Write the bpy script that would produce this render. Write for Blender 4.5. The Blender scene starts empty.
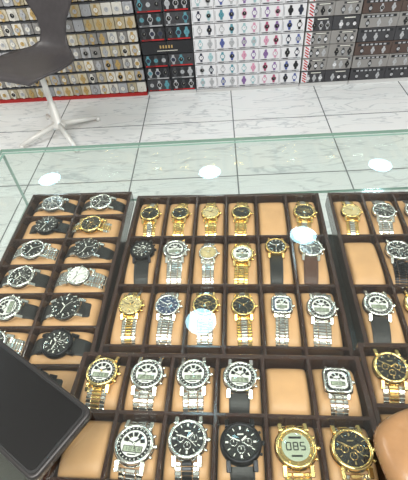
import bpy, math, random
from mathutils import Matrix, Vector
random.seed(7)
scene = bpy.context.scene
try:
    scene.view_settings.view_transform = 'Standard'
except Exception:
    pass

# ---------------------------------------------------------------- materials
def lin(c):
    return tuple(((v/255)/12.92 if v/255 <= 0.04045 else ((v/255+0.055)/1.055)**2.4) for v in c)

MATS = {}
def mat(name, rgb, metal=0.0, rough=0.5, noise=0.0, nscale=60.0, bump=0.0, coat=0.0, emit=None):
    if name in MATS: return MATS[name]
    m = bpy.data.materials.new(name); m.use_nodes = True
    nt = m.node_tree; bs = nt.nodes['Principled BSDF']
    c = lin(rgb)
    bs.inputs['Base Color'].default_value = (*c, 1)
    bs.inputs['Metallic'].default_value = metal
    bs.inputs['Roughness'].default_value = rough
    if coat: 
        bs.inputs['Coat Weight'].default_value = coat
        bs.inputs['Coat Roughness'].default_value = 0.08
    if emit:
        bs.inputs['Emission Color'].default_value = (*c, 1)
        bs.inputs['Emission Strength'].default_value = emit
    if noise or bump:
        tc = nt.nodes.new('ShaderNodeTexCoord')
        nz = nt.nodes.new('ShaderNodeTexNoise'); nz.inputs['Scale'].default_value = nscale
        nz.inputs['Detail'].default_value = 5
        nt.links.new(tc.outputs['Object'], nz.inputs['Vector'])
        if noise:
            rp = nt.nodes.new('ShaderNodeValToRGB')
            rp.color_ramp.elements[0].position = .3; rp.color_ramp.elements[1].position = .7
            rp.color_ramp.elements[0].color = (*[max(0, v*(1-noise)) for v in c], 1)
            rp.color_ramp.elements[1].color = (*[min(1, v*(1+noise)) for v in c], 1)
            nt.links.new(nz.outputs['Fac'], rp.inputs['Fac'])
            nt.links.new(rp.outputs['Color'], bs.inputs['Base Color'])
        if bump:
            bp = nt.nodes.new('ShaderNodeBump'); bp.inputs['Strength'].default_value = bump
            bp.inputs['Distance'].default_value = 0.002
            nt.links.new(nz.outputs['Fac'], bp.inputs['Height'])
            nt.links.new(bp.outputs['Normal'], bs.inputs['Normal'])
    MATS[name] = m
    return m

M = {}
M['tan'] = mat('tan_leatherette', (194, 149, 104), 0, .5, .12, 25, .2)
M['wood'] = mat('dark_brown_lacquer', (50, 29, 23), 0, .2, .25, 30, 0, .4)
M['silver'] = mat('polished_steel', (238, 238, 234), 1, .15)
M['silver2'] = mat('brushed_steel', (206, 206, 203), 1, .27)
M['gold'] = mat('gold_plate', (246, 216, 144), 1, .15)
M['gold2'] = mat('gold_satin', (230, 196, 124), 1, .27)
M['black'] = mat('black_dial', (14, 14, 17), 0, .22, coat=.6)
M['blackm'] = mat('black_ion_steel', (42, 42, 46), .9, .3)
M['blackl'] = mat('black_leather', (24, 22, 22), 0, .5, .3, 200, .2)
M['brownl'] = mat('brown_leather', (74, 44, 30), 0, .5, .3, 200, .2)
M['blue'] = mat('blue_dial', (40, 62, 96), .2, .25, coat=.6)
M['white'] = mat('white_dial', (232, 232, 226), 0, .3, coat=.5)
M['champ'] = mat('champagne_dial', (222, 200, 145), .3, .3, coat=.5)
M['lcd'] = mat('lcd_grey_green', (168, 178, 156), 0, .25, coat=.5)
M['mark'] = mat('luminous_marker', (235, 235, 225), 0, .4)
M['ink'] = mat('ink', (20, 20, 22), 0, .4)
M['red'] = mat('red_print', (190, 30, 35), 0, .5)
M['darkgrey'] = mat('dark_grey_print', (70, 72, 76), 0, .5)  # plain dark grey for print, straps and shelf lines

def clear_mat(name, ior, tint, rough):
    g = bpy.data.materials.new(name); g.use_nodes = True
    nt = g.node_tree; nt.nodes.clear()
    out = nt.nodes.new('ShaderNodeOutputMaterial')
    mix = nt.nodes.new('ShaderNodeMixShader')
    fr = nt.nodes.new('ShaderNodeFresnel')
    geo = nt.nodes.new('ShaderNodeNewGeometry')
    mr = nt.nodes.new('ShaderNodeMapRange')
    mr.inputs['To Min'].default_value = ior; mr.inputs['To Max'].default_value = 1/ior
    nt.links.new(geo.outputs['Backfacing'], mr.inputs['Value'])
    nt.links.new(mr.outputs['Result'], fr.inputs['IOR'])
    tr = nt.nodes.new('ShaderNodeBsdfTransparent'); tr.inputs['Color'].default_value = (*tint, 1)
    gl = nt.nodes.new('ShaderNodeBsdfGlossy'); gl.inputs['Roughness'].default_value = rough
    gl.inputs['Color'].default_value = (.95, 1, 1, 1)
    nt.links.new(fr.outputs[0], mix.inputs[0]); nt.links.new(tr.outputs[0], mix.inputs[1])
    nt.links.new(gl.outputs[0], mix.inputs[2]); nt.links.new(mix.outputs[0], out.inputs[0])
    return g
G = clear_mat('counter_glass', 1.65, (.925, .96, .94), .012)
M['crystal'] = clear_mat('watch_crystal', 1.45, (.97, .97, .97), .05)
GI = bpy.data.materials.new('glass_inner_face'); GI.use_nodes = True
nt = GI.node_tree; nt.nodes.clear()
out = nt.nodes.new('ShaderNodeOutputMaterial')
tr = nt.nodes.new('ShaderNodeBsdfTransparent'); tr.inputs['Color'].default_value = (.99, 1, .995, 1)
nt.links.new(tr.outputs[0], out.inputs[0])
GE = mat('glass_cut_edge', (136, 166, 156), 0, .15, coat=.5)

# ---------------------------------------------------------------- builder
class B:
    def __init__(s):
        s.v = []; s.f = []; s.mi = []; s.sm = []; s.mats = []
    def m(s, key):
        mm = M[key] if isinstance(key, str) else key
        if mm not in s.mats: s.mats.append(mm)
        return s.mats.index(mm)
    def add(s, vs, fs, key, smooth=False, T=None):
        o = len(s.v)
        for p in vs:
            p = Vector(p)
            if T is not None: p = T @ p
            s.v.append(tuple(p))
        k = s.m(key)
        for f in fs:
            s.f.append([i+o for i in f]); s.mi.append(k); s.sm.append(smooth)
    def box(s, c, d, key, T=None, rz=0.0):
        x, y, z = d[0]/2, d[1]/2, d[2]/2
        vs = [Vector(p) for p in [(-x,-y,-z),(x,-y,-z),(x,y,-z),(-x,y,-z),(-x,-y,z),(x,-y,z),(x,y,z),(-x,y,z)]]
        R = Matrix.Rotation(rz, 4, 'Z')
        vs = [R @ p + Vector(c) for p in vs]
        s.add(vs, [(0,3,2,1),(4,5,6,7),(0,1,5,4),(1,2,6,5),(2,3,7,6),(3,0,4,7)], key, False, T)
    def bbox(s, c, d, key, bv=0.002, T=None):
        x, y, z = d[0]/2, d[1]/2, d[2]/2
        def ring(i, zz):
            X, Y = x-i, y-i; k = bv
            return [(-X+k,-Y,zz),(X-k,-Y,zz),(X,-Y+k,zz),(X,Y-k,zz),(X-k,Y,zz),(-X+k,Y,zz),(-X,Y-k,zz),(-X,-Y+k,zz)]
        rings = [ring(bv, -z), ring(0, -z+bv), ring(0, z-bv), ring(bv, z)]
        vs = [tuple(Vector(p)+Vector(c)) for r in rings for p in r]
        fs = [tuple(reversed(range(8))), tuple(range(24, 32))]
        for i in range(3):
            for j in range(8):
                a = i*8+j; b2 = i*8+(j+1) % 8
                fs.append((a, b2, b2+8, a+8))
        s.add(vs, fs, key, False, T)
    def lathe(s, prof, key, seg=32, c=(0,0,0), T=None, smooth=True, sq=None):
        vs = []; fs = []
        n = len(prof)
        for (r, z) in prof:
            for j in range(seg):
                a = 2*math.pi*(j+.5)/seg
                ca, sa = math.cos(a), math.sin(a)
                if sq:
                    k = (abs(ca)**sq+abs(sa)**sq)**(-1/sq); ca *= k; sa *= k
                vs.append((c[0]+r*ca, c[1]+r*sa, c[2]+z))
        for i in range(n-1):
            for j in range(seg):
                j2 = (j+1) % seg
                fs.append((i*seg+j, i*seg+j2, (i+1)*seg+j2, (i+1)*seg+j))
        s.add(vs, fs, key, smooth, T)
    def disc(s, c, r, key, seg=32, T=None, sq=None, rx=None):
        vs = []
        for j in range(seg):
            a = 2*math.pi*(j+.5)/seg
            ca, sa = math.cos(a), math.sin(a)
            if sq:
                k = (abs(ca)**sq+abs(sa)**sq)**(-1/sq); ca *= k; sa *= k
            vs.append((c[0]+(rx or r)*ca, c[1]+r*sa, c[2]))
        s.add(vs, [tuple(range(seg))], key, False, T)
    def tube(s, p0, p1, r0, r1, key, seg=12):
        p0, p1 = Vector(p0), Vector(p1); d = p1-p0
        q = d.to_track_quat('Z', 'Y').to_matrix().to_4x4()
        T = Matrix.Translation(p0) @ q
        L = d.length
        s.lathe([(0, 0), (r0, 0), (r1, L), (0, L)], key, seg, T=T)
    def obj(s, name, Mx=None, parent=None):
        me = bpy.data.meshes.new(name)
        me.from_pydata(s.v, [], s.f)
        for mm in s.mats: me.materials.append(mm)
        me.polygons.foreach_set('material_index', s.mi)
        me.polygons.foreach_set('use_smooth', s.sm)
        me.update()
        o = bpy.data.objects.new(name, me)
        scene.collection.objects.link(o)
        if Mx is not None: o.matrix_world = Mx
        if parent: o.parent = parent
        return o

# ---------------------------------------------------------------- watch
def cushz(y, L, H, n=2.6):
    t = min(1.0, abs(y)/L)
    return -H + H*(max(0.0, 1-t**n))**(1/n)

def seven(b, x, y, w, h, dig, key, z):
    segs = {'0':'abcdef','1':'bc','2':'abged','3':'abgcd','5':'afgcd','6':'afgedc','8':'abcdefg','4':'fgbc'}[dig]
    t = w*.24
    P = {'a':(0,h/2,w,t),'g':(0,0,w,t),'d':(0,-h/2,w,t),'f':(-w/2,h/4,t,h/2),'b':(w/2,h/4,t,h/2),'e':(-w/2,-h/4,t,h/2),'c':(w/2,-h/4,t,h/2)}
    for k in segs:
        px, py, dx, dy = P[k]
        b.box((x+px, y+py, z), (dx, dy, .0002), key)

def make_watch(Mx, case='silver', dial='black', strap='silver2', kind='bracelet', style='chrono', R=.0185, L=.043, H=.024, link2=None, name='wristwatch', w=None, off=0.0):
    b = B()
    z0 = .002
    sq = 5 if style == 'square' else None
    b.lathe([(R*.86, z0-.001), (R*.98, z0), (R, z0+.002), (R, z0+.0058), (R*.96, z0+.0072)], case, 40, sq=sq)
    bez = 'black' if style == 'diver' else case
    b.lathe([(R*.96, z0+.0072), (R*.93, z0+.0086), (R*.83, z0+.0088), (R*.80, z0+.0078)], bez, 40, sq=sq)
    zd = z0+.0076
    b.disc((0, 0, zd), R*.81, dial, 40, sq=sq)
    b.disc((0, 0, z0-.001), R*.86, case, 24, sq=sq)
    b.lathe([(R*.82, z0+.0089), (R*.7, z0+.0097), (R*.4, z0+.0104), (0, z0+.0106)], 'crystal', 24, sq=sq)
    dark = dial in ('black', 'blue')
    mk = 'mark' if dark else 'ink'
    if dark and case == 'gold': mk = 'gold'
    zt = zd+.0003
    lw = w or R*1.12
    for sx in (-1, 1):
        for sy in (-1, 1):
            T = Matrix.Translation((sx*lw*.55, sy*R*.98, z0+.0028)) @ Matrix.Rotation(-sy*.45, 4, 'X')
            b.bbox((0, 0, 0), (R*.22, R*.5, .0045), case, .0006, T)
    for a, r, l in ((0, .0024, .0035), (.5, .0015, .003), (-.5, .0015, .003)):
        if a and style in ('simple', 'square'): continue
        p0 = Vector((R*.97*math.cos(a), R*.97*math.sin(a), z0+.004))
        d = Vector((math.cos(a), math.sin(a), 0))
        b.tube(p0, p0+d*l, r, r*.92, case, 10)
    if style in ('chrono', 'simple', 'diver'):
        for i in range(12):
            a = i*math.pi/6
            T = Matrix.Rotation(-a, 4, 'Z')
            b.box((0, R*.66, zt), (R*(.08 if i % 3 == 0 else .04), R*.14, .0004), mk, T)
        if style == 'diver':
            for i in range(12):
                T = Matrix.Rotation(-i*math.pi/6, 4, 'Z')
                b.box((0, R*.88, z0+.0090), (R*.04, R*.07, .0004), 'mark', T)
        if style == 'chrono':
            ringm = 'silver2' if case != 'gold' else 'gold2'
            for (sx, sy) in ((-.34, 0), (.34, 0), (0, -.34)):
                b.lathe([(R*.19, zt), (R*.175, zt+.0003), (R*.155, zt)], ringm, 18, c=(R*sx, R*sy, 0))
                b.box((R*sx, R*sy+R*.05, zt+.0003), (R*.03, R*.12, .0003), mk)
            b.box((0, R*.36, zt), (R*.3, R*.06, .0003), mk)
    if style in ('anadigi', 'square'):
        base = 'white' if dark else 'black'
        for i in range(24):
            T = Matrix.Rotation(-i*math.pi/12, 4, 'Z')
            b.box((0, R*.74, zt), (R*.04, R*.07, .0003), base, T)
        if dark:
            b.disc((0, 0, zt+.0001), R*.64, 'white', 32, sq=sq)
            base = 'black'; mk = 'ink'
        rr0, rr1 = R*.32, R*.54
        for k in range(5):
            a0 = math.radians(6+k*34.5); a1 = a0+math.radians(27)
            vs = []
            for i in range(6):
                a = a0+(a1-a0)*i/5
                vs.append((rr1*math.cos(a), rr1*math.sin(a), zt+.0003))
            for i in range(5, -1, -1):
                a = a0+(a1-a0)*i/5
                vs.append((rr0*math.cos(a), rr0*math.sin(a), zt+.0003))
            b.add(vs, [tuple(range(12))], base)
        b.bbox((0, -R*.27, zt+.0002), (R*.96, R*.32, .0006), base, .0002)
        b.bbox((0, -R*.27, zt+.0005), (R*.88, R*.25, .0006), 'lcd', .0002)
        for i, dch in enumerate('1058'):
            seven(b, R*(-.33+i*.22), -R*.27, R*.1, R*.15, dch, 'ink', zt+.0010)
        b.box((0, -R*.52, zt+.0003), (R*.40, R*.05, .0003), base)
    if style == 'digital':
        b.disc((0, 0, zt), R*.66, 'lcd', 32)
        for i in range(12):
            T = Matrix.Rotation(-i*math.pi/6, 4, 'Z')
            b.box((0, R*.73, zt+.0002), (R*.06, R*.09, .0003), 'gold', T)
        for i, dch in enumerate('085'):
            seven(b, R*(-.34+i*.33), R*.02, R*.2, R*.34, dch, 'ink', zt+.0004)
        b.box((0, R*.42, zt+.0003), (R*.6, R*.1, .0002), 'ink')
        b.box((0, -R*.42, zt+.0003), (R*.5, R*.08, .0002), 'ink')
    if style != 'digital':
        hm = mk if not (dial == 'white') else 'ink'
        for ang, ln, wd in ((random.uniform(0.8, 1.2), .36, .08), (random.uniform(-1.3, -.9), .56, .05), (random.uniform(2, 4), .6, .02)):
            T = Matrix.Rotation(-ang, 4, 'Z')
            b.box((0, R*ln/2, zt+.0013), (R*wd, R*ln, .0003), hm, T)
        b.lathe([(R*.06, zt), (R*.06, zt+.0015), (0, zt+.0017)], case, 12)
    Lc = L*1.03
    for sy in (-1, 1):
        N = 60
        y0 = R*.92
        Ls = Lc-sy*off
        raw = []
        for i in range(N+1):
            th = i/N*math.pi/2
            y = y0+(Ls-y0)*math.sin(th)
            raw.append((y, cushz(sy*y+off, Lc, H)+.0018))
        raw.append((Ls, -H+.001))
        acc = [0]
        for i in range(1, len(raw)):
            acc.append(acc[-1]+math.hypot(raw[i][0]-raw[i-1][0], raw[i][1]-raw[i-1][1]))
        tot = acc[-1]
        def at(sd):
            sd = max(0, min(tot, sd))
            for i in range(1, len(acc)):
                if acc[i] >= sd:
                    u = (sd-acc[i-1])/max(1e-9, acc[i]-acc[i-1])
                    return (raw[i-1][0]*(1-u)+raw[i][0]*u, raw[i-1][1]*(1-u)+raw[i][1]*u)
            return raw[-1]
        if kind == 'bracelet':
            pit = .0042; n = int(tot/pit)
            for i in range(n):
                p = at(i*pit); q = at((i+1)*pit)
                ang = math.atan2(q[1]-p[1], q[0]-p[0])
                W = lw*1.08*(1-.10*i/n)
                T = Matrix.Translation((0, sy*(p[0]+q[0])/2, (p[1]+q[1])/2)) @ Matrix.Rotation(sy*ang, 4, 'X')
                b.bbox((0, 0, .0004), (W*.42, pit*.86, .0026), link2 or strap, .0006, T)
                for sx in (-1, 1):
                    b.bbox((sx*W*.365, 0, 0), (W*.27, pit*.9, .0024), strap, .0006, T)
        else:
            n = 14; vs = []; fs = []
            for i in range(n+1):
                p = at(tot*i/n); q = at(tot*i/n+.001); 
                if i == n: q = (p[0], p[1]-.001)
                ang = math.atan2(q[1]-p[1], q[0]-p[0])
                nx, nz = -math.sin(ang), math.cos(ang)
                W = lw*1.05*(1-.10*i/n)/2
                hh = .0013
                for (xx, oo) in ((-W, -hh), (-W, hh*.5), (-W*.8, hh), (W*.8, hh), (W, hh*.5), (W, -hh)):
                    vs.append((xx, sy*(p[0]+nx*oo), p[1]+nz*oo))
            for i in range(n):
                for j in range(6):
                    a = i*6+j; c2 = i*6+(j+1) % 6
                    fs.append((a, c2, c2+6, a+6))
            fs.append(tuple(range(6))); fs.append(tuple(range(n*6, n*6+6)))
            b.add(vs, fs, strap, False)
    return b.obj(name, Mx)

# ---------------------------------------------------------------- trays
def make_tray(cx, cy, zb, rot, cols, rows, pw, pl, h=.030, name='watch_display_tray', quarter=False, tilt=0.0):
    b = B()
    W, D = cols*pw, rows*pl
    rim = .006; dv = .0045
    b.box((0, 0, .0015), (W+2*rim, D+2*rim, .003), 'wood')
    if tilt:   # rear foot rail that props the near edge up
        hh = (D+2*rim)*math.sin(tilt)
        b.box((0, -D/2-rim+.006, -hh/2+.001), (W+2*rim, .008, hh), 'wood')
    for sx in (-1, 1):
        b.bbox((sx*(W/2+rim/2), 0, h/2), (rim, D+2*rim, h), 'wood', .001)
    for sy in (-1, 1):
        b.bbox((0, sy*(D/2+rim/2), h/2), (W, rim, h), 'wood', .001)
    for i in range(1, cols):
        b.bbox((-W/2+i*pw, 0, h/2+.001), (dv, D, h-.003), 'wood', .0008)
    for j in range(1, rows):
        b.bbox((0, -D/2+j*pl, h/2+.001), (W, dv, h-.0032), 'wood', .0008)
    Hc = h-.006
    cells = {}
    for r in range(rows):
        for c in range(cols):
            x = -W/2+(c+.5)*pw; y = D/2-(r+.5)*pl
            cells[(r, c)] = (x, y, h-.0025)
            hx, hy = (pw-dv)/2-.0006, (pl-dv)/2-.0006
            nx, ny = 12, 16
            A, Bn = (hy, hx) if not quarter else (hx, hy)
            vs = []; fs = []
            for i in range(nx+1):
                uu = math.sin((i/nx-.5)*math.pi)
                for j in range(ny+1):
                    vv = math.sin((j/ny-.5)*math.pi)
                    z = Hc*(max(0, 1-abs(vv)**3.2))**(1/3.2)*(max(0, 1-abs(uu)**7))**(1/7)
                    sag = .0006*math.sin(vv*9+c)*(1-abs(uu))
                    p = (uu*Bn, vv*A) if not quarter else (vv*A, uu*Bn)
                    vs.append((x+p[0], y+p[1], .003+z*.985+sag*.5))
            for i in range(nx):
                for j in range(ny):
                    a = i*(ny+1)+j
                    q = (a, a+ny+1, a+ny+2, a+1)
                    fs.append(q if not quarter else tuple(reversed(q)))
            b.add(vs, fs, 'tan', True)
    lift = (D/2+rim)*math.sin(tilt)
    Mx = Matrix.Translation((cx, cy, zb+lift)) @ Matrix.Rotation(rot, 4, 'Z') @ Matrix.Rotation(-tilt, 4, 'X')
    b.obj(name, Mx)
    return Mx, cells

def put(tr, rc, dx=0, dy=0, rz=0, **k):
    Mx, cells = tr
    x, y, z = cells[rc]
    if abs(rz) < 45: k['off'] = dy
    make_watch(Mx @ Matrix.Translation((x+dx, y+dy, z)) @ Matrix.Rotation(math.radians(rz), 4, 'Z'), **k)

SH = .870
rot = math.radians(-2.4)
backL = 4*.1055
T1 = make_tray(-.0030, .605-backL/2-.006, SH+.0005, rot, 6, 4, .0553, .1055)
LB = dict(L=.0475, H=.024)
put(T1, (0,0), rz=3, case='gold', dial='black', strap='gold2', link2='silver', style='simple', R=.0185, **LB)
put(T1, (0,1), rz=-2, case='gold', dial='black', strap='gold2', link2='gold', style='simple', R=.0170, **LB)
put(T1, (0,2), rz=2, case='gold', dial='champ', strap='gold', link2='gold2', style='simple', R=.0170, **LB)
put(T1, (0,3), rz=-3, case='gold', dial='black', strap='gold', link2='gold2', style='simple', R=.0178, **LB)
put(T1, (0,5), rz=-4, case='gold', dial='black', strap='gold2', link2='silver', style='chrono', R=.0195, **LB)
put(T1, (1,0), dy=.016, rz=4, case='blackm', dial='black', strap='blackl', kind='leather', style='chrono', R=.0205, **LB)
put(T1, (1,1), dy=.016, rz=2, case='silver', dial='black', strap='silver', link2='silver2', style='anadigi', R=.0210, **LB)
put(T1, (1,2), dy=.008, rz=1, case='silver', dial='champ', strap='silver', link2='silver2', style='simple', R=.0160, w=.018, **LB)
put(T1, (1,3), dy=.006, rz=-3, case='gold', dial='white', strap='gold2', link2='gold', style='anadigi', R=.0190, **LB)
put(T1, (1,4), dy=.022, rz=-2, case='gold2', dial='black', strap='blackl', kind='leather', style='simple', R=.0180, **LB)
put(T1, (1,5), dy=.018, rz=-5, case='silver', dial='black', strap='brownl', kind='leather', style='chrono', R=.0195, **LB)
put(T1, (2,0), dy=.010, rz=3, case='gold', dial='champ', strap='silver', link2='gold', style='chrono', R=.0180, **LB)
put(T1, (2,1), dy=.010, rz=-2, case='silver', dial='blue', strap='silver2', link2='silver', style='chrono', R=.0190, **LB)
put(T1, (2,2), dy=.012, rz=1, case='gold', dial='black', strap='silver2', link2='silver', style='chrono', R=.0195, **LB)
put(T1, (2,3), dy=.010, rz=2, case='gold', dial='black', strap='gold', link2='silver', style='simple', R=.0180, **LB)
put(T1, (2,4), dy=.012, rz=-3, case='silver', dial='blue', strap='silver', link2='silver2', style='square', R=.0155, **LB)
put(T1, (2,5), dy=.008, rz=-4, case='silver', dial='black', strap='silver', link2='silver2', style='anadigi', R=.0210, **LB)

T2 = make_tray(.1845+.111+.006, .592-backL/2-.006, SH+.0005, math.radians(-2.4), 4, 4, .0553, .1055)
put(T2, (0,0), dx=-.003, rz=-3, case='gold', dial='champ', strap='gold2', link2='silver', style='simple', R=.0175, **LB)
put(T2, (0,1), dx=-.003, rz=-3, case='silver', dial='black', strap='silver', link2='silver2', style='chrono', R=.0200, **LB)
put(T2, (0,2), dx=-.003, rz=-3, case='silver', dial='black', strap='blackl', kind='leather', style='chrono', R=.0200, **LB)
put(T2, (1,1), dx=-.003, dy=.012, rz=-4, case='silver', dial='black', strap='blackm', style='chrono', R=.0205, **LB)
put(T2, (1,2), dy=.01, rz=-4, case='silver', dial='black', strap='silver', style='chrono', R=.0195, **LB)
put(T2, (2,0), dx=-.004, dy=.014, rz=-4, case='silver', dial='black', strap='blackl', kind='leather', style='anadigi', R=.0210, **LB)
put(T2, (2,1), dx=-.003, dy=.014, rz=-4, case='gold', dial='white', strap='silver', link2='gold', style='chrono', R=.0205, **LB)

lr = 7*.0600
T3 = make_tray(-.283, .628-lr/2-.006, SH+.0005, math.radians(-1.2), 2, 7, .0940, .0600, quarter=True)
LL = dict(L=.042, H=.024)
put(T3, (0,0), rz=86, case='silver2', dial='black', strap='blackl', kind='leather', style='chrono', R=.0215, **LL)
put(T3, (0,1), rz=88, case='silver', dial='black', strap='blackl', kind='leather', style='chrono', R=.0215, **LL)
put(T3, (1,0), rz=92, dx=.006, case='blackm', dial='black', strap='blackl', kind='leather', style='diver', R=.0205, **LL)
put(T3, (1,1), rz=86, dx=-.006, case='gold', dial='black', strap='silver', link2='gold2', style='chrono', R=.0205, **LL)
put(T3, (2,0), rz=88, case='silver', dial='black', strap='silver', link2='silver2', style='simple', R=.0215, **LL)
put(T3, (2,1), rz=84, case='silver2', dial='black', strap='blackl', kind='leather', style='diver', R=.0215, **LL)
put(T3, (3,0), rz=90, case='silver', dial='black', strap='blackl', kind='leather', style='chrono', R=.0220, **LL)
put(T3, (3,1), rz=86, case='silver', dial='white', strap='silver', link2='silver2', style='simple', R=.0190, w=.027, **LL)
put(T3, (4,0), rz=90, case='silver', dial='black', strap='blackl', kind='leather', style='anadigi', R=.0220, **LL)
put(T3, (4,1), rz=92, dx=-.004, case='silver', dial='black', strap='blackl', kind='leather', style='diver', R=.0220, **LL)
put(T3, (5,0), rz=90, case='silver', dial='black', strap='silver', style='chrono', R=.0215, **LL)
put(T3, (5,1), rz=88, case='blackm', dial='black', strap='blackl', kind='leather', style='chrono', R=.0220, **LL)
put(T3, (6,1), rz=90, dx=-.012, case='blackm', dial='black', strap='blackl', kind='leather', style='simple', R=.0200, **LL)

ZT = SH+.0005+.0305
LF = dict(L=.0325, H=.026)
T4 = make_tray(-.0195, .252-.006-.108, ZT, math.radians(-2.4), 6, 3, .0555, .072, h=.032, tilt=math.radians(6))
put(T4, (0,0), dy=.010, rz=-4, case='gold', dial='black', strap='silver', link2='gold2', style='anadigi', R=.0200, **LF)
put(T4, (0,1), dy=.008, rz=-2, case='silver', dial='black', strap='silver', link2='silver2', style='anadigi', R=.0205, **LF)
put(T4, (0,2), dy=.009, rz=3, case='silver', dial='black', strap='silver2', link2='silver', style='anadigi', R=.0205, **LF)
put(T4, (0,3), dy=.007, rz=-2, case='silver', dial='black', strap='blackl', kind='leather', style='anadigi', R=.0205, **LF)
put(T4, (0,5), dy=.004, rz=-2, case='silver', dial='black', strap='silver', link2='silver2', style='square', R=.0165, **LF)
put(T4, (1,1), rz=-4, dy=-.002, case='silver', dial='black', strap='silver', link2='silver2', style='anadigi', R=.0215, **LF)
put(T4, (1,2), dy=.005, rz=2, case='silver', dial='black', strap='silver2', link2='blackm', style='chrono', R=.0212, **LF)
put(T4, (1,3), dy=.003, rz=3, case='blackm', dial='black', strap='blackl', kind='leather', style='chrono', R=.0218, **LF)
put(T4, (1,4), rz=2, case='gold', dial='gold2', strap='gold', link2='gold2', style='digital', R=.0215, **LF)
put(T4, (1,5), rz=3, case='gold', dial='black', strap='silver', link2='gold2', style='chrono', R=.0212, **LF)
put(T4, (2,2), rz=0, case='silver', dial='black', strap='silver', style='chrono', R=.0200, **LF)
put(T4, (2,4), rz=0, case='gold', dial='black', strap='gold', style='chrono', R=.0200, **LF)

T5 = make_tray(.1555+.006+.107, .261-.006-.108, ZT, math.radians(-2.4), 4, 3, .0535, .072, h=.032)
put(T5, (0,0), dy=.006, dx=-.003, rz=-2, case='gold', dial='black', strap='silver', link2='gold2', style='chrono', R=.0205, **LF)
put(T5, (0,1), rz=-2, case='silver', dial='black', strap='silver', link2='silver2', style='chrono', R=.0200, **LF)
put(T5, (1,1), rz=-2, case='silver', dial='white', strap='silver', style='anadigi', R=.0200, **LF)

# ---------------------------------------------------------------- glass case
def glass_slab(b, c, d, axis):
    x, y, z = d[0]/2, d[1]/2, d[2]/2
    vs = [Vector(p)+Vector(c) for p in [(-x,-y,-z),(x,-y,-z),(x,y,-z),(-x,y,-z),(-x,-y,z),(x,-y,z),(x,y,z),(-x,y,z)]]
    fs = {'-z':(0,3,2,1),'+z':(4,5,6,7),'-y':(0,1,5,4),'+x':(1,2,6,5),'+y':(2,3,7,6),'-x':(3,0,4,7)}
    for k, f in fs.items():
        m = GE
        if k[1] == axis: m = G if k[0] == '+' else GI
        b.add(vs, [f], m)
cas = bpy.data.objects.new('glass_display_counter', None); scene.collection.objects.link(cas)
X0, X1, Y0, Y1 = -.405, 1.25, .0, .640
cxm, cym = (X0+X1)/2, (Y0+Y1)/2
b = B(); glass_slab(b, (cxm, cym, .997), (X1-X0, Y1-Y0, .006), 'z'); b.obj('glass_top', parent=cas)
b = B(); glass_slab(b, (cxm, Y1-.004, .9315), (X1-X0, .005, .124), 'y'); b.obj('glass_front', parent=cas)
b = B(); glass_slab(b, (X0+.004, cym, .9315), (.005, Y1-Y0-.014, .124), 'x'); b.obj('glass_side_left', parent=cas)
b = B(); glass_slab(b, (X1-.004, cym, .9315), (.005, Y1-Y0-.014, .124), 'x'); b.obj('glass_side_right', parent=cas)
b = B(); glass_slab(b, (cxm, cym, .8665), (X1-X0, Y1-Y0, .006), 'z'); b.obj('glass_shelf', parent=cas)
M['lam'] = mat('gap_dark_laminate', (58, 50, 46), 0, .4, .1, 8)  # dark tone picked so gaps between trays do not show bright
M['alu'] = mat('aluminium_trim', (190, 192, 190), .9, .35)
b = B()
b.bbox((cxm, .29, .41), (X1-X0-.02, .56, .82), 'lam', .004)  # unseen base added to keep the gaps between trays dark
b.bbox((cxm, .29, .04), (X1-X0-.0, .58, .08), 'alu', .003)
for x in (X0+.02, cxm, X1-.02):
    for y in (Y0+.02, .55):
        b.bbox((x, y, .842), (.02, .02, .043), 'alu', .002)
b.obj('added_dark_base', parent=cas)

# ---------------------------------------------------------------- phone
def rrect(w, h, r, n=8):
    pts = []
    for (sx, sy, a0) in ((1, 1, 0), (-1, 1, 90), (-1, -1, 180), (1, -1, 270)):
        for i in range(n+1):
            a = math.radians(a0+90*i/n)
            pts.append((sx*(w/2-r)+r*math.cos(a), sy*(h/2-r)+r*math.sin(a)))
    return pts
def slab(b, w, h, r, zs, key, top=True):
    rings = []
    for ins, z in zs:
        rings.append([(x, y, z) for x, y in rrect(w-2*ins, h-2*ins, max(.0005, r-ins))])
    n = len(rings[0]); vs = [p for rg in rings for p in rg]; fs = []
    for i in range(len(rings)-1):
        for j in range(n):
            j2 = (j+1) % n
            fs.append((i*n+j, i*n+j2, (i+1)*n+j2, (i+1)*n+j))
    b.add(vs, fs, key, True)
    k = len(rings)-1
    b.add(rings[k], [tuple(range(n))], key)
    b.add(rings[0], [tuple(reversed(range(n)))], key)
M['case'] = mat('black_rubber_case', (22, 22, 23), 0, .45, .1, 80, .05)
M['screen'] = mat('phone_screen', (10, 9, 10), 0, .3)
M['rimg'] = mat('phone_case_lip', (46, 44, 44), .2, .35)
b = B()
slab(b, .159, .074, .008, [(.002, 0), (0, .002), (0, .0095), (.0008, .011), (.0022, .0112)], 'rimg')
slab(b, .153, .068, .007, [(0, .0108), (.0004, .0118)], 'case')
slab(b, .147, .064, .006, [(0, .0118), (.0003, .0122)], 'screen')
for i, xx in enumerate((-.01, .012)):
    b.bbox((xx, .0375, .006), (.012 if i else .007, .002, .003), 'case', .0005)
b.lathe([(.0022, .0123), (.0016, .0125), (0, .0125)], 'blue', 16, c=(-.0705, 0, 0))
b.box((-.0745, 0, .0121), (.0008, .012, .0004), 'darkgrey')
b.obj('smartphone', Matrix.Translation((-.2195, .168, 1.0005)) @ Matrix.Rotation(math.radians(-33.5), 4, 'Z'))

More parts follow.
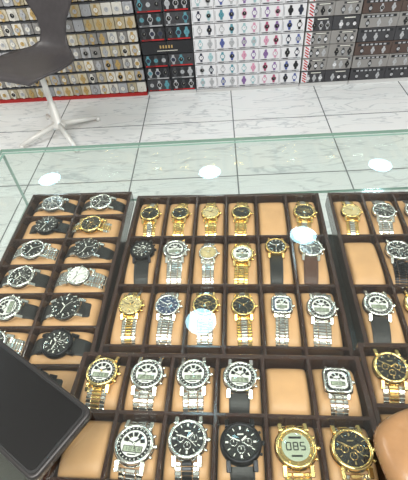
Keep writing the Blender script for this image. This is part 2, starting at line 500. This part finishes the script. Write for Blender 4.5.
# ---------------------------------------------------------------- leather pouch
M['pouch'] = mat('tan_pouch_leather', (148, 112, 76), 0, .3, .14, 60, .35)
M['stitch'] = mat('pouch_stitching', (112, 80, 50), 0, .6)
b = B()
hx, hy, hz = .085, .040, .020
nu, nv = 48, 20
vs = []; fs = []
for i in range(nv+1):
    ph = -math.pi/2+math.pi*i/nv
    for j in range(nu):
        th = 2*math.pi*j/nu
        def sp(v, e): return math.copysign(abs(v)**e, v)
        x = hx*sp(math.cos(ph), .55)*sp(math.cos(th), .6)
        y = hy*sp(math.cos(ph), .55)*sp(math.sin(th), .6)
        z = hz+hz*sp(math.sin(ph), .8)
        z += .0015*math.sin(x*130+y*60)*max(0, math.sin(ph))
        vs.append((x, y, max(0, z)))
for i in range(nv):
    for j in range(nu):
        j2 = (j+1) % nu
        fs.append((i*nu+j, i*nu+j2, (i+1)*nu+j2, (i+1)*nu+j))
b.add(vs, fs, 'pouch', True)
def sring(sc, z, key, r):
    for j in range(60):
        a0 = 2*math.pi*j/60; a1 = a0+2*math.pi/60*.65
        def P(a):
            return (sc*hx*math.copysign(abs(math.cos(a))**.6, math.cos(a)), sc*hy*math.copysign(abs(math.sin(a))**.6, math.sin(a)), z)
        b.tube(P(a0), P(a1), r, r, key, 6)
sring(1.0, .0195, 'stitch', .0008)
b.bbox((.0, .0395, .022), (.012, .004, .006), 'gold', .001)
b.tube((.004, .0415, .022), (.026, .0435, .018), .0016, .0022, 'gold', 8)
b.obj('leather_pouch', Matrix.Translation((.206, .115, 1.0005)) @ Matrix.Rotation(math.radians(8), 4, 'Z'))

# ---------------------------------------------------------------- floor
fm = bpy.data.materials.new('marble_tile_floor'); fm.use_nodes = True
nt = fm.node_tree; bs = nt.nodes['Principled BSDF']
tc = nt.nodes.new('ShaderNodeTexCoord')
mp = nt.nodes.new('ShaderNodeMapping'); mp.inputs['Location'].default_value = (.516+6, -2.45+6, 0)
br = nt.nodes.new('ShaderNodeTexBrick'); br.offset = 0; br.squash = 1
br.inputs['Scale'].default_value = 1; br.inputs['Brick Width'].default_value = .6; br.inputs['Row Height'].default_value = .6
br.inputs['Mortar Size'].default_value = .004; br.inputs['Mortar Smooth'].default_value = .1
nt.links.new(tc.outputs['Object'], mp.inputs[0]); nt.links.new(mp.outputs[0], br.inputs['Vector'])
m2 = nt.nodes.new('ShaderNodeMapping'); m2.inputs['Rotation'].default_value = (0, 0, .6); m2.inputs['Scale'].default_value = (1.6, 7, 1)
nz = nt.nodes.new('ShaderNodeTexNoise'); nz.inputs['Scale'].default_value = 1.5; nz.inputs['Detail'].default_value = 4; nz.inputs['Distortion'].default_value = .6
nt.links.new(tc.outputs['Object'], m2.inputs[0]); nt.links.new(m2.outputs[0], nz.inputs['Vector'])
rp = nt.nodes.new('ShaderNodeValToRGB')
e = rp.color_ramp.elements
e[0].position = .0; e[0].color = (*lin((226, 228, 228)), 1)
e[1].position = 1; e[1].color = (*lin((230, 231, 231)), 1)
for p, c in ((.485, (228, 229, 229)), (.505, (192, 196, 199)), (.525, (228, 230, 230)), (.62, (228, 230, 230)), (.635, (204, 208, 210)), (.66, (230, 231, 231))):
    q = e.new(p); q.color = (*lin(c), 1)
nt.links.new(nz.outputs['Fac'], rp.inputs['Fac'])
nt.links.new(rp.outputs['Color'], br.inputs['Color1']); nt.links.new(rp.outputs['Color'], br.inputs['Color2'])
br.inputs['Mortar'].default_value = (*lin((112, 116, 118)), 1)
nt.links.new(br.outputs['Color'], bs.inputs['Base Color'])
bs.inputs['Roughness'].default_value = .08
b = B(); b.box((0, 1.5, -.05), (8, 7, .1), fm); b.obj('floor')
M['ceil'] = mat('ceiling_paint', (225, 225, 220), 0, .8, .02, 3)
b = B(); b.box((0, 1.0, 2.65), (8, 6, .1), 'ceil'); b.obj('ceiling')
M['wallp'] = mat('wall_paint', (215, 212, 205), 0, .8, .03, 3)
b = B(); b.box((0, 3.3, 1.3), (8, .1, 2.6), 'wallp'); b.obj('wall_back')

# ---------------------------------------------------------------- stacked boxes on the back wall
YF = 2.875
def C(name, rgb, **k):
    M[name] = mat(name, rgb, **k); return name
C('carton_white', (232, 232, 236), rough=.35)
C('carton_black', (30, 31, 36), rough=.35)
C('carton_charcoal', (62, 62, 66), rough=.4)
C('carton_grey', (146, 144, 142), rough=.4)
C('carton_brown', (84, 68, 62), rough=.4)
C('print_teal', (88, 150, 164), rough=.4)
C('print_blue', (84, 98, 160), rough=.4)
C('print_purple', (136, 104, 160), rough=.4)
C('print_pink', (214, 156, 182), rough=.4)
C('print_magenta', (176, 84, 118), rough=.4)
C('print_navy', (44, 50, 72), rough=.4)
C('print_mint', (160, 196, 202), rough=.4)
C('print_gold', (190, 160, 102), rough=.35)
C('print_silver', (178, 180, 184), rough=.35)
C('cream_card', (214, 204, 180), rough=.5)
C('cream_card2', (190, 178, 148), rough=.5)
C('ivory_card', (226, 223, 214), rough=.5)
C('board_red', (178, 36, 34), rough=.5)
C('plinth_white', (205, 205, 205), rough=.5)

def pic_watch(b, x, z, h, col, face, y=YF):
    w = h*.30
    for sg in (-1, 1):
        vs = [(x-w*.5, y-.0012, z+sg*h*.18), (x+w*.5, y-.0012, z+sg*h*.18), (x+w*.38, y-.0012, z+sg*h*.48), (x-w*.38, y-.0012, z+sg*h*.48)]
        b.add(vs, [(0, 1, 2, 3) if sg > 0 else (3, 2, 1, 0)], col)
    T = Matrix.Translation((x, y-.0014, z)) @ Matrix.Rotation(math.pi/2, 4, 'X')
    b.lathe([(h*.28, 0), (h*.27, .0015), (h*.21, .0015)], col, 16, T=T)
    b.disc((0, 0, .0012), h*.22, face, 16, T=T)
    b.box((x+h*.03, y-.0032, z+h*.05), (h*.03, .0004, h*.14), 'ink' if face != 'ink' else 'mark')

HB = .088
def stack(name, x0, x1, ncol, fn, top=13, depth=.2, base='plinth_white'):
    b = B()
    w = (x1-x0)/ncol
    b.box(((x0+x1)/2, YF+depth/2, .012), (x1-x0, depth, .024), base)
    for r in range(top):
        z = .024+(r+.5)*HB
        for c in range(ncol):
            x = x0+(c+.5)*w
            fn(b, r, c, x, z, w, depth)
    return b.obj(name)

def f_dark(b, r, c, x, z, w, d):
    if r == 3:
        b.bbox((x, YF+d/2, z), (w-.003, d, HB-.004), 'carton_black', .001)
        if c == 0:
            for i in range(5):
                b.box((x+w*.25+i*w*.11, YF-.001, z+.006), (w*.06, .001, HB*.22), 'print_gold')
            b.box((x+w*.5, YF-.001, z-.020), (w*.8, .001, .004), 'mark')
        return
    b.bbox((x, YF+d/2, z), (w-.003, d, HB-.004), 'carton_black' if (r+c) % 3 else 'carton_charcoal', .001)
    for i in range(3):
        col = random.choice(['print_silver', 'darkgrey', 'darkgrey', 'print_silver', 'print_teal'])
        pic_watch(b, x+(i-1)*w*.31, z+.005, HB*.76, col, random.choice(['print_navy', 'print_teal', 'ink', 'print_silver', 'ink']))
    b.box((x, YF-.001, z-HB*.39), (w*.86, .001, .008), 'print_silver' if r % 2 else 'red')
    b.box((x-w*.2, YF-.0015, z-HB*.39), (w*.3, .001, .004), 'ink')
def f_white(b, r, c, x, z, w, d):
    b.bbox((x, YF+d/2, z), (w-.002, d, HB-.004), 'carton_white', .001)
    cols = [['print_mint', 'print_silver', 'print_navy'], ['print_blue', 'print_silver', 'print_teal'], ['print_purple', 'print_mint', 'print_pink'], ['print_pink', 'print_magenta', 'print_purple'], ['print_navy', 'print_blue', 'carton_black']][c]
    for i in (-1, 1):
        col = cols[(r+(i > 0)) % 3]
        face = random.choice(['carton_white', col, 'print_silver', 'ink'])
        pic_watch(b, x+i*w*.22+w*.04, z+.006, HB*.70, col, face)
    # printed label band and edge lettering
    b.box((x, YF-.001, z-HB*.37), (w*.9, .001, .009), 'print_silver')
    b.box((x-w*.25, YF-.0015, z-HB*.37), (w*.26, .001, .005), 'ink')
    b.box((x+w*.2, YF-.0015, z-HB*.37), (w*.2, .001, .004), 'darkgrey')
    b.box((x-w*.45, YF-.001, z+.004), (.004, .001, HB*.6), 'print_silver')
    b.box((x, YF+.002, z-HB*.49), (w, .004, .004), 'darkgrey')  # dark grey strip along the seam below each carton
def f_grey(b, r, c, x, z, w, d):
    b.bbox((x, YF+d/2, z), (w-.002, d, HB-.004), 'carton_grey' if (r % 4) else 'carton_charcoal', .001)
    if c == 0:
        b.box((x-w*.34, YF-.001, z), (w*.24, .001, HB*.86), 'carton_white')
        for i in range(4):
            T = Matrix.Translation((x-w*.34, YF-.002, z-HB*.3+i*HB*.2)) @ Matrix.Rotation(.6, 4, 'Y')
            b.box((0, 0, 0), (w*.18, .001, HB*.08), 'red', T)
    b.box((x+w*.12, YF-.001, z+HB*.34), (w*.6, .001, HB*.14), 'carton_charcoal')
    b.box((x+w*.12, YF-.0015, z+HB*.34), (w*.4, .001, HB*.06), 'mark')
    for i in range(3):
        pic_watch(b, x+(i-.7)*w*.25, z-HB*.1, HB*.6, random.choice(['print_silver', 'darkgrey', 'carton_black']), random.choice(['ink', 'print_silver', 'carton_white']))
def f_brown(b, r, c, x, z, w, d):
    b.bbox((x, YF+d/2, z), (w-.002, d, HB-.004), 'carton_grey' if (r % 3) == 1 else 'carton_brown' if r % 3 else 'carton_charcoal', .001)
    b.box((x, YF-.001, z+HB*.30), (w*.86, .001, HB*.18), 'carton_black')
    for i in range(6):
        b.box((x-w*.3+i*w*.12, YF-.002, z+HB*.30), (w*.07, .001, HB*.11), 'print_silver')
    for i in range(3):
        pic_watch(b, x+(i-1)*w*.3, z-HB*.14, HB*.56, random.choice(['print_silver', 'carton_black']), random.choice(['ink', 'print_silver', 'print_silver']))
def f_clear(b, r, c, x, z, w, d):
    key = random.choice(['cream_card', 'ivory_card', 'carton_grey', 'cream_card2', 'print_silver', 'ivory_card'])
    b.bbox((x, YF+d/2+random.uniform(0, .006), z-.004), (w-.004, d, HB-.016), key, .003)
    b.box((x, YF+d/2, z+HB*.44), (w, d, .006), 'darkgrey')
    pic_watch(b, x, z-.006, HB*.78, random.choice(['print_gold', 'print_silver', 'print_gold', 'ivory_card', 'carton_grey']), random.choice(['ivory_card', 'print_gold', 'ink', 'print_silver']), y=YF-.001)
stack('stacked_clear_watch_cases', -2.45, -.532, 28, f_clear, base='board_red')
stack('stacked_watch_cartons', -.520, -.168, 2, f_dark)
stack('stacked_watch_cartons', -.164, .575, 5, f_white)
stack('stacked_watch_cartons', .580, .925, 2, f_grey)
stack('stacked_watch_cartons', .930, 1.90, 4, f_brown)

# ---------------------------------------------------------------- chair
M['plas'] = mat('grey_black_moulded_plastic', (72, 68, 70), 0, .36, .1, 40)
M['legw'] = mat('white_coated_steel', (228, 228, 224), .1, .3)
chair = bpy.data.objects.new('swivel_chair', None); scene.collection.objects.link(chair)
chair.location = (-1.055, 2.39, 0); chair.rotation_euler = (0, 0, math.radians(-24))
cl = [(-.225, .452, .150), (-.215, .470, .200), (-.17, .476, .235), (-.08, .468, .248), (.02, .462, .240), (.10, .465, .205), (.155, .480, .150), (.19, .515, .105), (.212, .57, .090), (.228, .64, .108), (.243, .70, .150), (.258, .77, .190), (.272, .83, .190), (.282, .875, .155), (.286, .89, .09)]
b = B(); nx = 14; vs = []; fs = []
def shell(off):
    for k, (y, z, hw) in enumerate(cl):
        y0, z0, _ = cl[max(0, k-1)]; y1, z1, _ = cl[min(len(cl)-1, k+1)]
        ty, tz = y1-y0, z1-z0; l = math.hypot(ty, tz); ny_, nz_ = -tz/l, ty/l
        for i in range(nx+1):
            u = -1+2*i/nx
            curl = .022*(abs(u)**2.5)*(hw/.2)
            vs.append((hw*u, y+ny_*(off+curl), z+nz_*(off+curl)))
shell(.006); shell(-.006)
n1 = len(cl)*(nx+1)
for k in range(len(cl)-1):
    for i in range(nx):
        a = k*(nx+1)+i
        fs.append((a, a+1, a+nx+2, a+nx+1)); fs.append((n1+a, n1+a+nx+1, n1+a+nx+2, n1+a+1))
for k in range(len(cl)-1):
    for i, fl in ((0, 0), (nx, 1)):
        a = k*(nx+1)+i; q = (a, a+nx+1, n1+a+nx+1, n1+a)
        fs.append(q if not fl else tuple(reversed(q)))
for i in range(nx):
    fs.append((i, n1+i, n1+i+1, i+1)); a = (len(cl)-1)*(nx+1)+i
    fs.append((a, a+1, n1+a+1, n1+a))
b.add(vs, fs, 'plas', True)
b.obj('seat_shell', parent=chair)
b = B()
b.bbox((0, -.01, .447), (.16, .16, .014), 'legw', .003)
b.lathe([(.0, .44), (.05, .44), (.03, .40), (.017, .395), (.017, .22), (.026, .215), (.026, .09), (.045, .08), (.045, .055), (0, .055)], 'legw', 20)
b.obj('gas_column', parent=chair)
b = B()
for k in range(4):
    a = math.radians(59+k*90)
    d = Vector((math.cos(a), math.sin(a), 0))
    b.tube(Vector((0, 0, .075))+d*.02, Vector((0, 0, .022))+d*.27, .018, .012, 'legw', 10)
    b.tube(Vector((0, 0, .0))+d*.265, Vector((0, 0, .026))+d*.265, .016, .014, 'legw', 12)
b.obj('star_base', parent=chair)

# ---------------------------------------------------------------- ceiling lights, plus added fill panels
M['lamp'] = mat('downlight_diffuser', (190, 234, 250), 0, .5, emit=16)
M['lampc'] = mat('downlight_led_core', (236, 248, 255), 0, .5, emit=34)
M['lampring'] = mat('downlight_ring', (235, 235, 235), 0, .4)
for (x, y) in ((-.154, 1.29), (.527, 1.946), (-.101, 2.697), (-1.427, 2.702), (1.248, 2.687), (1.9, 1.946), (-1.7, 1.29), (1.4, 1.29)):
    b = B()
    b.lathe([(.104, 0), (.100, -.008), (.090, -.008), (.088, -.004)], 'lampring', 40)
    b.disc((0, 0, -.001), .089, 'lamp', 40)
    b.disc((0, 0, -.003), .040 if y < 1.5 else .062, 'lampc' if y > 1.5 else 'lamp', 32)
    o = b.obj('ceiling_downlight', Matrix.Translation((x, y, 2.597)))
    o.data.flip_normals()
def fill_panel(x, y, sx, sy, power, z=2.595):  # added fill lamps in invented frames, placed clear of the glass reflections
    e = bpy.data.objects.new('added_fill_panel', None); scene.collection.objects.link(e); e.location = (x, y, 0)
    b = B()
    for s_ in (-1, 1):
        b.box((s_*(sx/2+.01), 0, z), (.02, sy+.04, .012), 'alu'); b.box((0, s_*(sy/2+.01), z), (sx, .02, .012), 'alu')
    b.obj('frame', parent=e)
    l = bpy.data.lights.new('lamp', 'AREA'); l.shape = 'RECTANGLE'; l.size = sx; l.size_y = sy; l.energy = power; l.color = (1, .97, .925)
    o = bpy.data.objects.new('lamp', l); scene.collection.objects.link(o); o.location = (0, 0, z-.004); o.parent = e
fill_panel(-.3, -.35, 1.2, .5, 42)
fill_panel(1.1, -.35, 1.2, .5, 32)
fill_panel(-2.5, 1.2, .5, 1.2, 46)
fill_panel(2.7, 1.2, .5, 1.2, 46)

w = bpy.data.worlds.new('shop_ambient'); scene.world = w; w.use_nodes = True
bg = w.node_tree.nodes['Background']; bg.inputs[0].default_value = (1, .98, .945, 1); bg.inputs[1].default_value = .55

# ---------------------------------------------------------------- camera
cam = bpy.data.cameras.new('camera'); co = bpy.data.objects.new('camera', cam); scene.collection.objects.link(co)
cam.sensor_fit = 'HORIZONTAL'; cam.sensor_width = 36; cam.lens = 36*409/408; cam.clip_start = .01
P = math.radians(45.76)
Rv = Vector((1, 0, 0)); U = Vector((0, math.sin(P), math.cos(P))); F = Vector((0, math.cos(P), -math.sin(P)))
rc = .996*Rv-.09*U; uc = .09*Rv+.996*U
rc.normalize(); uc.normalize()
Mc = Matrix((rc, uc, -F)).transposed().to_4x4()
co.matrix_world = Matrix.Translation((0, 0, 1.4)) @ Matrix.Rotation(math.radians(4.2), 4, 'Z') @ Mc
scene.camera = co
